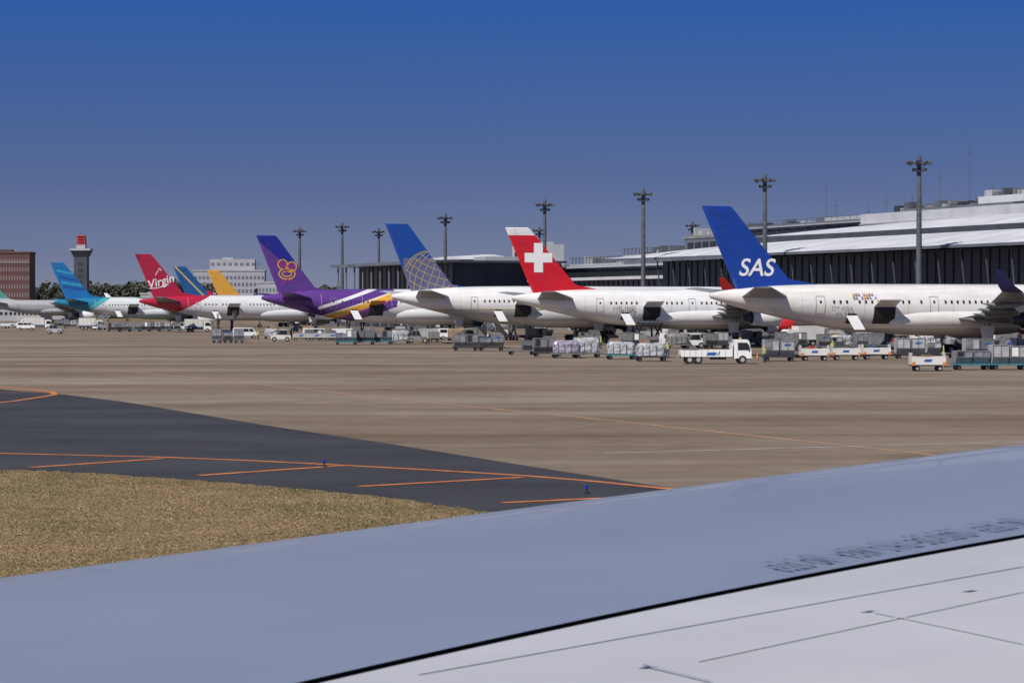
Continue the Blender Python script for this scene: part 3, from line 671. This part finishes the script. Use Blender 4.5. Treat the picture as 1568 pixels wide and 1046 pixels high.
def container_dolly(p,rz,n=2,mark=True,col=None,frame=None,empty_p=.12):
    b=MB(); L=n*1.62+.1; dolly_base(b,L,1.6,frame or random.choice([DSTEEL,DSTEEL,CYAN,STEEL]))
    for i in range(n):
        if random.random()>empty_p: uld(b,-L/2+.86+i*1.62,1.6,col or random.choice([ALU,LGREY,ALU,DULL,DULL,STEEL]),mark and random.random()<.6,random.choice([1.62,1.62,1.5,1.1]))
    b.build('container_dolly',loc=(p[0],p[1],.02),rotz=rz+R(random.uniform(-3,3)),bevel=.015)
def baggage_cart(p,rz,col=OFFW,mark=ORANGE):
    b=MB(); L,W=3.0,1.5; b.box(-L/2,L/2,-W/2,W/2,.45,.55,DSTEEL); wheels(b,(-L/2+.5,L/2-.5),W/2-.2,.24,.16); b.box(L/2,L/2+.9,-.05,.05,.34,.42,DSTEEL)
    b.box(-L/2,L/2,-W/2,-W/2+.04,.553,1.25,col); b.box(-L/2,L/2,W/2-.04,W/2,.553,1.25,col); b.box(-L/2,-L/2+.04,-W/2+.043,W/2-.043,.553,1.6,col); b.box(L/2-.04,L/2,-W/2+.043,W/2-.043,.553,1.6,col)
    b.box(-L/2-.01,-L/2+.3,-W/2-.02,-W/2-.003,.5,.8,mark); b.box(L/2-.3,L/2+.01,-W/2-.02,-W/2-.003,.5,.8,mark)
    for x in (-L/2+.03,0,L/2-.03): b.cyl((x,-W/2+.02,1.25),(x,-W/2+.02,1.65),.025,STEEL,n=6)
    for i in range(6):
        c=random.choice([BLUE,DARK,REDP,CARD,DSTEEL]); x=-L/2+.3+i*.45; b.box(x-.2,x+.2,-.5,.4,.56,random.uniform(1.0,1.5),c)
    b.add([(-.45,-W/2-.012,.8),(.2,-W/2-.012,.8),(.3,-W/2-.012,1.04),(-.35,-W/2-.012,1.04)],[(0,1,2,3)],BLUE)
    b.build('baggage_cart',loc=(p[0],p[1],.02),rotz=rz,bevel=.015)
def pallet_dolly(p,rz,wr=WRAP,frame=CYAN):
    b=MB(); L,W=3.3,2.4; dolly_base(b,L,W,frame)
    rings=[]; n=20; hs_=random.uniform(.75,1.05)
    for k,z in enumerate((.6,.9,1.3,1.7,2.0,2.15)):
        rr=[]
        for i in range(n):
            a=2*math.pi*i/n; c,s_=math.cos(a),math.sin(a); e=.35
            x=(abs(c)**e)*math.copysign(1,c)*1.5; y=(abs(s_)**e)*math.copysign(1,s_)*1.1; f=(1 if k<4 else (.93 if k==4 else .8))*random.uniform(.94,1.03)
            rr.append((x*f,y*f,.6+(z-.6)*hs_+random.uniform(-.05,.08)))
        rings.append(rr)
    b.loft(rings,wr,smooth=False)
    for x in (-1.0,-.3,.4,1.1): b.box(x-.02,x+.02,-1.17,-1.14,.6,1.7,STEEL)
    b.box(-1.2,-.2,-.6,.3,1.6,2.25,CARD)
    b.build('cargo_pallet_dolly',loc=(p[0],p[1],.02),rotz=rz)
def tug(p,rz,col=OFFW):
    b=MB(); b.prism_y([(-1.6,.4),(1.6,.4),(1.7,.95),(.6,1.1),(-.2,1.1),(-1.6,1.05)],-.8,.8,col); wheels(b,(-1.05,1.05),.72,.4,.3)
    b.prism_y([(-1.0,1.103),(.45,1.103),(.15,1.85),(-.9,1.85)],-.7,.7,GLASSD); b.box(-1.05,.2,-.75,.75,1.853,1.95,col)
    for x in (-.98,-.3): b.box(x-.04,x+.04,-.74,-.703,1.1,1.85,col)
    b.cyl((-.4,0,1.95),(-.4,0,2.1),.08,YEL,n=8); b.box(-2.0,-1.6,-.1,.1,.4,.5,DSTEEL)
    b.build('tow_tractor',loc=(p[0],p[1],.02),rotz=rz,bevel=.03)
def van(p,rz,col=WHITE):
    b=MB(); b.prism_y([(-2.2,.4),(2.15,.4),(2.25,.95),(1.75,1.15),(1.2,1.9),(-2.1,1.95),(-2.25,1.2)],-.85,.85,col); wheels(b,(-1.4,1.4),.78,.34,.2)
    b.prism_y([(1.76,1.18),(1.28,1.82),(1.22,1.82),(1.68,1.18)],-.75,.75,GLASSD)
    for x0,x1 in ((.55,1.45),(-.6,.45),(-1.9,-.7)): b.prism_y([(x0,1.2),(x1,1.2),(x1-(.3 if x1>1 else 0),1.75),(x0,1.75)],-.865,-.852,GLASSD)
    b.box(2.2,2.26,-.7,-.4,.75,.92,LW); b.box(-2.26,2.26,-.86,-.851,.4,.48,DSTEEL)
    b.build('white_van',loc=(p[0],p[1],.02),rotz=rz,bevel=.04)
def truck(p,rz,box=False,L=7.0):
    b=MB(); h=L/2
    b.box(-h,h-1.6,-.45,.45,.6,.85,DSTEEL); wheels(b,(-h+.9,-h+1.75,h-.9) ,.9,.42,.28)
    b.prism_y([(h-1.75,.55),(h-.02,.55),(h,1.25),(h-.25,2.25),(h-.45,2.4),(h-1.7,2.4)],-1.0,1.0,WHITE)
    b.prism_y([(h,1.3),(h-.21,2.12),(h-.27,2.12),(h-.08,1.3)],-.85,.85,GLASSD)
    b.prism_y([(h-1.35,1.35),(h-.3,1.35),(h-.42,2.1),(h-1.35,2.1)],-1.02,-1.003,GLASSD)
    b.box(h-.03,h+.06,-1,1,.45,.75,LGREY); b.box(h-1.4,h-1.37,-1.02,-1.003,.7,2.2,SEAM); b.box(h-.45,h-.3,-1.25,-1.1,1.5,1.95,DARK)
    b.cyl((h-1,0,2.4),(h-1,0,2.6),.09,YEL,n=8)
    if box:
        b.box(-h,h-1.9,-1.15,1.15,.95,2.9,OFFW); b.box(-h,h-1.9,-1.17,-1.153,1.0,1.2,BLUE)
        for i in range(5): b.box(-h+.2+i*.9,-h+.24+i*.9,-1.17,-1.153,1.25,2.85,SEAM)
    else:
        b.box(-h,h-1.9,-1.1,1.1,.87,1.0,WHITE); b.box(-h,h-1.9,-1.13,-1.103,.7,1.35,WHITE); b.box(-h,h-1.9,1.103,1.13,.7,1.35,WHITE); b.box(-h,-h+.05,-1.1,1.1,1.003,1.35,WHITE)
        for i in range(8): b.box(-h+.3+i*.58,-h+.34+i*.58,-1.15,-1.133,.72,1.33,SEAM)
        b.box(h-1.95,h-1.88,-1.1,1.1,.87,2.1,WHITE); b.box(-h+.3,-h+1.8,-.8,.6,1.0,1.5,STEEL)
        b.add([(-1.0,-1.155,.85),(-.1,-1.155,.85),(.05,-1.155,1.15),(-.85,-1.155,1.15)],[(0,1,2,3)],BLUE); b.add([(.0,-1.157,.85),(.12,-1.157,.85),(.4,-1.157,1.2),(.28,-1.157,1.2)],[(0,1,2,3)],CYAN)
        b.box(-.6,1.0,-.95,-.5,.45,.7,DSTEEL)
    b.build('box_truck' if box else 'flatbed_truck',loc=(p[0],p[1],.02),rotz=rz,bevel=.03)
def loader(p,rz,z=3.4):
    b=MB(); b.box(-4,4,-1.6,1.6,.5,.9,DSTEEL); wheels(b,(-3,0,3),1.3,.4,.35)
    b.box(-3.8,2.2,-1.6,1.6,z-.35,z-.1,DSTEEL); b.box(2.4,4.0,-1.7,1.7,z-.2,z,STEEL)
    for y in (-1.4,1.4):
        b.cyl((-3.2,y,.9),(1.8,y,z-.35),.13,DSTEEL,n=6); b.cyl((1.8,y,.9),(-3.2,y,z-.35),.13,DSTEEL,n=6); b.cyl((3.2,y,.9),(3.2,y,z-.2),.15,DSTEEL,n=6); b.cyl((2.4,y,.9),(3.8,y,z-.2),.09,DSTEEL,n=6)
        for x in (-3.7,-2.2,-.7,.8,2.1): b.cyl((x,y*1.12,z-.1),(x,y*1.12,z+1.0),.035,STEEL,n=5)
        b.cyl((-3.7,y*1.12,z+1),(2.1,y*1.12,z+1),.035,STEEL,n=5)
    b.box(2.6,3.6,-2.5,-1.75,z-.1,z+1.6,DSTEEL); b.box(2.7,3.5,-2.52,-2.503,z+.7,z+1.45,GLASSD)
    for i in range(18): b.cyl((-3.6+i*.32,-1.4,z-.08),(-3.6+i*.32,1.4,z-.08),.05,STEEL,n=6)
    if random.random()<.5: b.box(-3.2,-1.4,-1.2,1.2,z,z+1.5,ALU)
    b.build('cargo_loader',loc=(p[0],p[1],.02),rotz=rz)
def belt(p,rz):
    b=MB(); b.box(-2.5,1.5,-.8,.8,.45,.95,WHITE); wheels(b,(-1.8,1.0),.75,.36,.25)
    b.prism_y([(-4.0,.75),(3.6,3.1),(3.6,3.3),(-4.0,.95)],-.45,.45,DSTEEL); b.prism_y([(-4.0,.98),(3.6,3.33),(3.6,3.38),(-4.0,1.03)],-.36,.36,RUB)
    b.cyl((0,.5,.95),(1.6,.5,2.5),.06,STEEL,n=6); b.cyl((0,-.5,.95),(1.6,-.5,2.5),.06,STEEL,n=6); b.box(-2.3,-1.6,-.85,-.3,.95,1.7,WHITE)
    b.build('belt_loader',loc=(p[0],p[1],.02),rotz=rz)
def steps(p,rz):
    b=MB(); b.box(-2.5,2.0,-.9,.9,.45,.8,WHITE); wheels(b,(-1.8,1.4),.8,.36,.25)
    for i in range(12): b.box(-2.6+i*.36,-2.2+i*.36,-.7,.7,.9+i*.21,.95+i*.21,STEEL)
    for y in (-.75,.75):
        b.cyl((-2.6,y,1.8),(1.7,y,4.4),.04,LGREY,n=5); b.cyl((-2.6,y,.8),(1.7,y,3.3),.08,LGREY,n=5)
        for i in range(6): b.cyl((-2.6+i*.86,y,.8+i*.5),(-2.6+i*.86,y,1.8+i*.52),.03,LGREY,n=5)
    b.box(1.7,2.7,-.8,.8,3.3,3.4,LGREY); b.cyl((1.9,0,.8),(1.9,0,3.3),.12,STEEL)
    b.build('passenger_steps',loc=(p[0],p[1],.02),rotz=rz)

rz0=lambda:R(random.uniform(2,12))
baggage_cart(G(1420,568),R(3)); container_dolly(G(1487,566),R(4),2,True,ALU,CYAN,0); container_dolly(G(1543,566),R(4),2,True,LGREY,CYAN,0); container_dolly(G(1592,565),R(4),2)
container_dolly(G(1192,553),R(3),2,True,LGREY,DSTEEL,0); baggage_cart(G(1247,552),R(4)); baggage_cart(G(1295,551),R(3)); baggage_cart(G(1341,550),R(5)); container_dolly(G(1393,549),R(4),2,True,LGREY); container_dolly(G(1440,548),R(4),2,True,LGREY)
truck(G(1095,557),R(2))
for px,py in ((1270,536),(1310,535),(1352,534),(1478,540),(1530,542),(1498,550),(1555,549)): container_dolly(G(px,py),rz0(),2)
van(G(1417,527),R(10)); tug(G(1365,530),R(5),REDP); truck(G(1228,530),R(200),True,6); truck(G(1340,521),R(5),False,6)
pallet_dolly(G(951,550),R(5),WRAP,CYAN); pallet_dolly(G(997,553),R(3),WRAP,DSTEEL)
loader(G(991,529),R(100),3.5); loader(G(1350,533),R(100),3.5); belt(G(963,525),R(105)); belt(G(1300,532),R(108))
pallet_dolly(G(867,548),R(5),WRAPP,STEEL); pallet_dolly(G(897,547),R(5),WRAP,STEEL); container_dolly(G(838,546),R(6),2); container_dolly(G(799,543),R(6),2,False,STEEL); container_dolly(G(752,537),R(5),2); container_dolly(G(713,537),R(6),2,False); container_dolly(G(832,541),R(6),2)
loader(G(798,521),R(100),3.6); belt(G(765,520),R(105)); van(G(1035,531),R(12)); tug(G(1060,533),R(190),WHITE); van(G(925,523),R(12)); steps(G(752,518),R(60)); steps(G(1190,527),R(70))
for i in range(3): container_dolly(G(530+i*27,528-i*.3),R(5),2,i%2==0,random.choice([ALU,STEEL,LGREY,DULL]),random.choice([CYAN,DSTEEL]))
pallet_dolly(G(612,526),R(6),WRAP,STEEL); tug(G(640,525),R(4),DULL)
tug(G(430,523),R(185)); van(G(376,518),R(12))
for i in range(3): baggage_cart(G(462+i*24,522),R(5),LGREY,YEL)
for i in range(3): container_dolly(G(332+i*17,525),R(5),1,True,ALU,None,0)
container_dolly(G(500,521),R(5),2); truck(G(303,508),R(8),True,6)
loader(G(345,512),R(100),3.3); loader(G(545,515),R(100),3.4); steps(G(157,505),R(50))
for i in range(7): container_dolly(G(176+i*15,508-i*.2),R(5),2,i%2==0)
tug(G(283,506),R(5)); truck(G(140,505),R(5),True,6); van(G(255,505),R(8))
for i,(px,py) in enumerate(((22,503),(40,505),(58,504),(92,501),(112,503))):
    (truck(G(px,py),rz0(),i==2) if i in (0,2) else (van(G(px,py),rz0()) if i==1 else container_dolly(G(px,py),rz0(),3)))
tug(G(84,511),R(0),LGREY); van(G(690,520),R(8)); tug(G(722,524),R(10),YEL)
kinds=[lambda p,r:container_dolly(p,r,2,True,None,None,.25),lambda p,r:container_dolly(p,r,2,False),lambda p,r:container_dolly(p,r,2,False,DULL),lambda p,r:baggage_cart(p,r,DULL,DSTEEL),lambda p,r:tug(p,r,random.choice([OFFW,DULL,LGREY,REDP])),lambda p,r:van(p,r,random.choice([WHITE,LGREY])),lambda p,r:pallet_dolly(p,r,random.choice([WRAP,CARD,DULL]),STEEL)]
for i in range(64):
    px=random.uniform(380,1560); py=(511+(px-380)/1180*14)+random.uniform(0,11)
    random.choice(kinds)(G(px,py),R(random.choice([5,8,15,100,190])))
for i in range(50):
    px=random.uniform(900,1600); py=523+(px-900)/700*8+random.uniform(-3,10)
    random.choice(kinds[:5]+kinds[6:])(G(px,py),R(random.choice([3,8,12,100])))
for px,py in ((660,522),(1015,541),(1160,549),(1228,545),(745,530),(1375,540)):
    b=MB(); b.box(-.2,.2,-.2,.2,0,.04,RUB); b.cyl((0,0,.04),(0,0,.7),.15,ORANGE,r1=.03); b.build('traffic_cone',loc=(*G(px,py),.02))

# ---------------------------------------------------------------- workers
def worker_mat():
    m=bpy.data.materials.new('worker_clothes'); m.use_nodes=True; nt=m.node_tree; b=nt.nodes['Principled BSDF']; b.inputs['Roughness'].default_value=.8
    tc=nt.nodes.new('ShaderNodeTexCoord'); sp=nt.nodes.new('ShaderNodeSeparateXYZ'); r=nt.nodes.new('ShaderNodeValToRGB'); r.color_ramp.interpolation='CONSTANT'
    d=nt.nodes.new('ShaderNodeMath'); d.operation='DIVIDE'; d.inputs[1].default_value=2
    nt.links.new(tc.outputs['Object'],sp.inputs[0]); nt.links.new(sp.outputs['Z'],d.inputs[0]); nt.links.new(d.outputs[0],r.inputs[0])
    e=r.color_ramp.elements; e[0].color=(.02,.02,.02,1); e[0].position=0; e[1].position=.05; e[1].color=(.03,.04,.09,1)
    for p,c in ((.46,(.32,.36,.08)),(.54,(.4,.4,.4)),(.57,(.32,.36,.08)),(.74,(.45,.27,.19)),(.845,(.6,.6,.6))): q=e.new(p); q.color=(*c,1)
    nt.links.new(r.outputs[0],b.inputs['Base Color']); return m
WM=worker_mat()
def worker(p,rz,stride=.15,arm=.25):
    V=[(0,0,.95),(0,0,1.15),(0,0,1.38),(0,0,1.52),(.02,0,1.64),(.01,0,1.76)]; rad=[.15,.14,.16,.06,.095,.09]
    E=[(0,1),(1,2),(2,3),(3,4),(4,5)]
    for s_ in (-1,1):
        k=len(V); st=stride*s_
        V+=[(0,s_*.1,.9),(st*.6+.04,s_*.11,.5),(st,s_*.11,.09),(st+.16,s_*.13,.05)]; rad+=[.1,.07,.045,.045]; E+=[(0,k),(k,k+1),(k+1,k+2),(k+2,k+3)]
        k=len(V); V+=[(0,s_*.19,1.4),(-st*.3,s_*.25,1.13),(arm-st*.5,s_*.24,.93),(arm*1.3-st*.5,s_*.23,.84)]; rad+=[.07,.05,.035,.035]; E+=[(2,k),(k,k+1),(k+1,k+2),(k+2,k+3)]
    me=bpy.data.meshes.new('ground_worker'); me.from_pydata(V,E,[]); o=bpy.data.objects.new('ground_worker',me); scene.collection.objects.link(o)
    me.materials.append(WM); sk=o.modifiers.new('skin','SKIN')
    for i,d in enumerate(me.skin_vertices[0].data): d.radius=(rad[i],rad[i]*(1.2 if i in(1,2) else 1))
    me.skin_vertices[0].data[0].use_root=True; sk.use_smooth_shade=True
    ss=o.modifiers.new('sub','SUBSURF'); ss.levels=1; ss.render_levels=1
    o.location=(p[0],p[1],.02); o.rotation_euler=(0,0,rz)
for px,py,a in ((1384,545,20),(1374,532,200),(1022,548,90),(655,528,0),(708,530,180),(1170,556,30),(395,522,60),(920,535,10),(1445,556,170),(140,506,0),(1275,545,90)): worker(G(px,py),R(a),random.choice([.05,.2]),random.choice([.05,.2]))

# ---------------------------------------------------------------- our aircraft wing
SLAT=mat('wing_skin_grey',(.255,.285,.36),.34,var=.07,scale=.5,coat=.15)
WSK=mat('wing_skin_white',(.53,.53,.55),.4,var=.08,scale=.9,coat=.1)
METAL=mat('polished_leading_edge',(.6,.58,.6),.25,.8,var=.4,scale=9)
SEAL=mat('black_sealant',(.012,.03,.045),.6); STEN=mat('stencil_ink',(.12,.14,.18),.6,var=.3,scale=12)
A0=Vector((-2.87,14.6)); e1=Vector((.773,.634)); e2=Vector((.634,-.773))
pt=[0,.04,.12,.25,.5,1,2,3.5,5.5,7,9,11,14]; pz=[-.16,-.09,-.045,-.01,.03,.085,.165,.26,.345,.39,.42,.43,.42]
def wz(s,t):
    bul=.0006*(8.8-s)*s if s>-4 else -.0307-.006*(-4-s)
    return 4.128+.051*s+bul*(1-.5*min(1,max(0,t)/5))+hermite(pt,pz,t)
def wp(s,t,dz=0): p=A0+e1*s+e2*t; return (p.x,p.y,wz(s,t)+dz)
def hit(px,py):
    k=(px-CX)/F; q=(py-HOR)/F; D=3.0
    while D<40:
        x=k*D; z=EYE-q*D; v=Vector((x,D))-A0; s=v.dot(e1); t=v.dot(e2)
        if t>0 and t<14 and z<wz(s,t): return s,t
        D+=.01
    return None
h1=hit(480,1042); hm=hit(1000,928); h2=hit(1560,821); print('hits',h1,hm,h2)
pc_=np.polyfit([h1[0],hm[0],h2[0]],[h1[1],hm[1],h2[1]],2 if abs(h2[0]-h1[0])>2.5 else 1)
def tl(s): return float(np.polyval(pc_,min(max(s,h1[0]-1.5),h2[0]+1.5)))
Wg=empty('aircraft_wing')
def wsheet(name,t0f,t1f,m,dz=0,ns=90,ntt=26,s0=-9,s1=16,pw=1.0,smooth=True):
    b=MB(); vs=[];fs=[]
    for i in range(ns+1):
        s=s0+(s1-s0)*i/ns; a=t0f(s);c=t1f(s)
        for k in range(ntt+1): vs.append(wp(s,a+(c-a)*(k/ntt)**pw,dz))
    n=ntt+1; fs=[(i*n+k,(i+1)*n+k,(i+1)*n+k+1,i*n+k+1) for i in range(ns) for k in range(ntt)]
    b.add(vs,fs,m,smooth); return b.build(name,Wg,recalc=False)
wsheet('leading_edge_strip',lambda s:0,lambda s:.14,METAL,ntt=6)
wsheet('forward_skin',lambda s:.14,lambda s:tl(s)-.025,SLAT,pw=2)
wsheet('gap_seal',lambda s:tl(s)-.03,lambda s:tl(s)+.045,SEAL,dz=-.02,ntt=2)
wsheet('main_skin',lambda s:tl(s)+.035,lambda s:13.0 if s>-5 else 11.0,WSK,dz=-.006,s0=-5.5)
b=MB(); vs=[]
for i in range(31):
    s=-9+25*i/30
    for t,z in ((0,-.16),(.05,-.28),(.25,-.42),(1,-.6),(4,-.75),(9,-.7),(13,-.4)): p=A0+e1*s+e2*t; vs.append((p.x,p.y,wz(s,0)+.16+z))
b.add(vs,[(i*7+k,i*7+k+1,(i+1)*7+k+1,(i+1)*7+k) for i in range(30) for k in range(6)],LGREY,True); b.build('lower_skin',Wg,recalc=False)
PS=mat('panel_seam',(.47,.47,.49),.6); PS2=mat('panel_seam_dark',(.30,.31,.34),.6)
def seam(p0,p1,wd,m,dz=.002,n=24):
    (s0,t0),(s1,t1)=p0,p1; b=MB(); d=Vector((s1-s0,t1-t0)).normalized(); nn=Vector((-d.y,d.x))*wd/2; vs=[]
    for i in range(n+1):
        s=s0+(s1-s0)*i/n;t=t0+(t1-t0)*i/n; vs+=[wp(s+nn.x,t+nn.y,dz),wp(s-nn.x,t-nn.y,dz)]
    b.add(vs,[(2*i,2*i+2,2*i+3,2*i+1) for i in range(n)],m,True); o=b.build('panel_seam',Wg,recalc=False)
    if o.data.polygons[0].normal.z<0: o.data.flip_normals()
for a,c,wd,m in [((640,1032),(1568,866),.02,PS),((985,1019),(1090,1044),.010,PS2),((1070,1012),(1568,905),.015,PS),((1340,937),(1568,985),.010,PS)]:
    A_=hit(*a);B_=hit(*c)
    if A_ and B_: seam(A_,B_,wd,m)
for px,py in ((1330,935),(1485,904),(990,1021)):
    h=hit(px,py)
    if h:
        s,t=h; b=MB(); L_=.03
        b.add([wp(s-L_,t-.02,.006),wp(s+L_,t-.02,.006),wp(s+L_*.8,t+.02,.014),wp(s-L_*.8,t+.02,.014)],[(0,1,2,3)],STEN); b.build('access_latch',Wg)
b=MB()
for i in range(70):
    p=wp(-3+i*.2,.19,.002); b.cyl(p,(p[0],p[1],p[2]+.006),.012,METAL,n=6)
b.build('fasteners',Wg)
# slanted walkway stencil beside the joint; it reads from ahead of the wing
a_=hit(1172,884); c_=hit(1568,808)
pa=Vector(wp(*a_,.012)); pc=Vector(wp(*c_,.012)); ln=(pc-pa).length; ex=(pc-pa).normalized()
def surf_pt(x,y):
    v=Vector((x,y))-A0; return Vector(wp(v.dot(e1),v.dot(e2),.012))
up=(surf_pt(pa.x+.0,pa.y+.6)-pa).normalized(); nz=ex.cross(up).normalized()
word='NO STEP  OUTSIDE THIS AREA  NO STEP'
step=ln/len(word)
for i,ch in enumerate(reversed(word)):
    if ch==' ': continue
    c=bpy.data.curves.new('stencil_letter','FONT'); c.body=ch; c.size=.42; c.offset=.004; c.align_x='CENTER'; c.materials.append(STEN)
    o=bpy.data.objects.new('stencil_letter',c); scene.collection.objects.link(o)
    p=pa+ex*(i+.5)*step; p=surf_pt(p.x,p.y)
    mt=Matrix((-ex*.155,-up,nz)).transposed().to_4x4()
    tp=surf_pt(p.x,p.y+.36)
    o.matrix_world=Matrix.Translation(tp+Vector((0,0,.006)))@mt; o.parent=Wg
print('stencil len',ln,a_,c_)
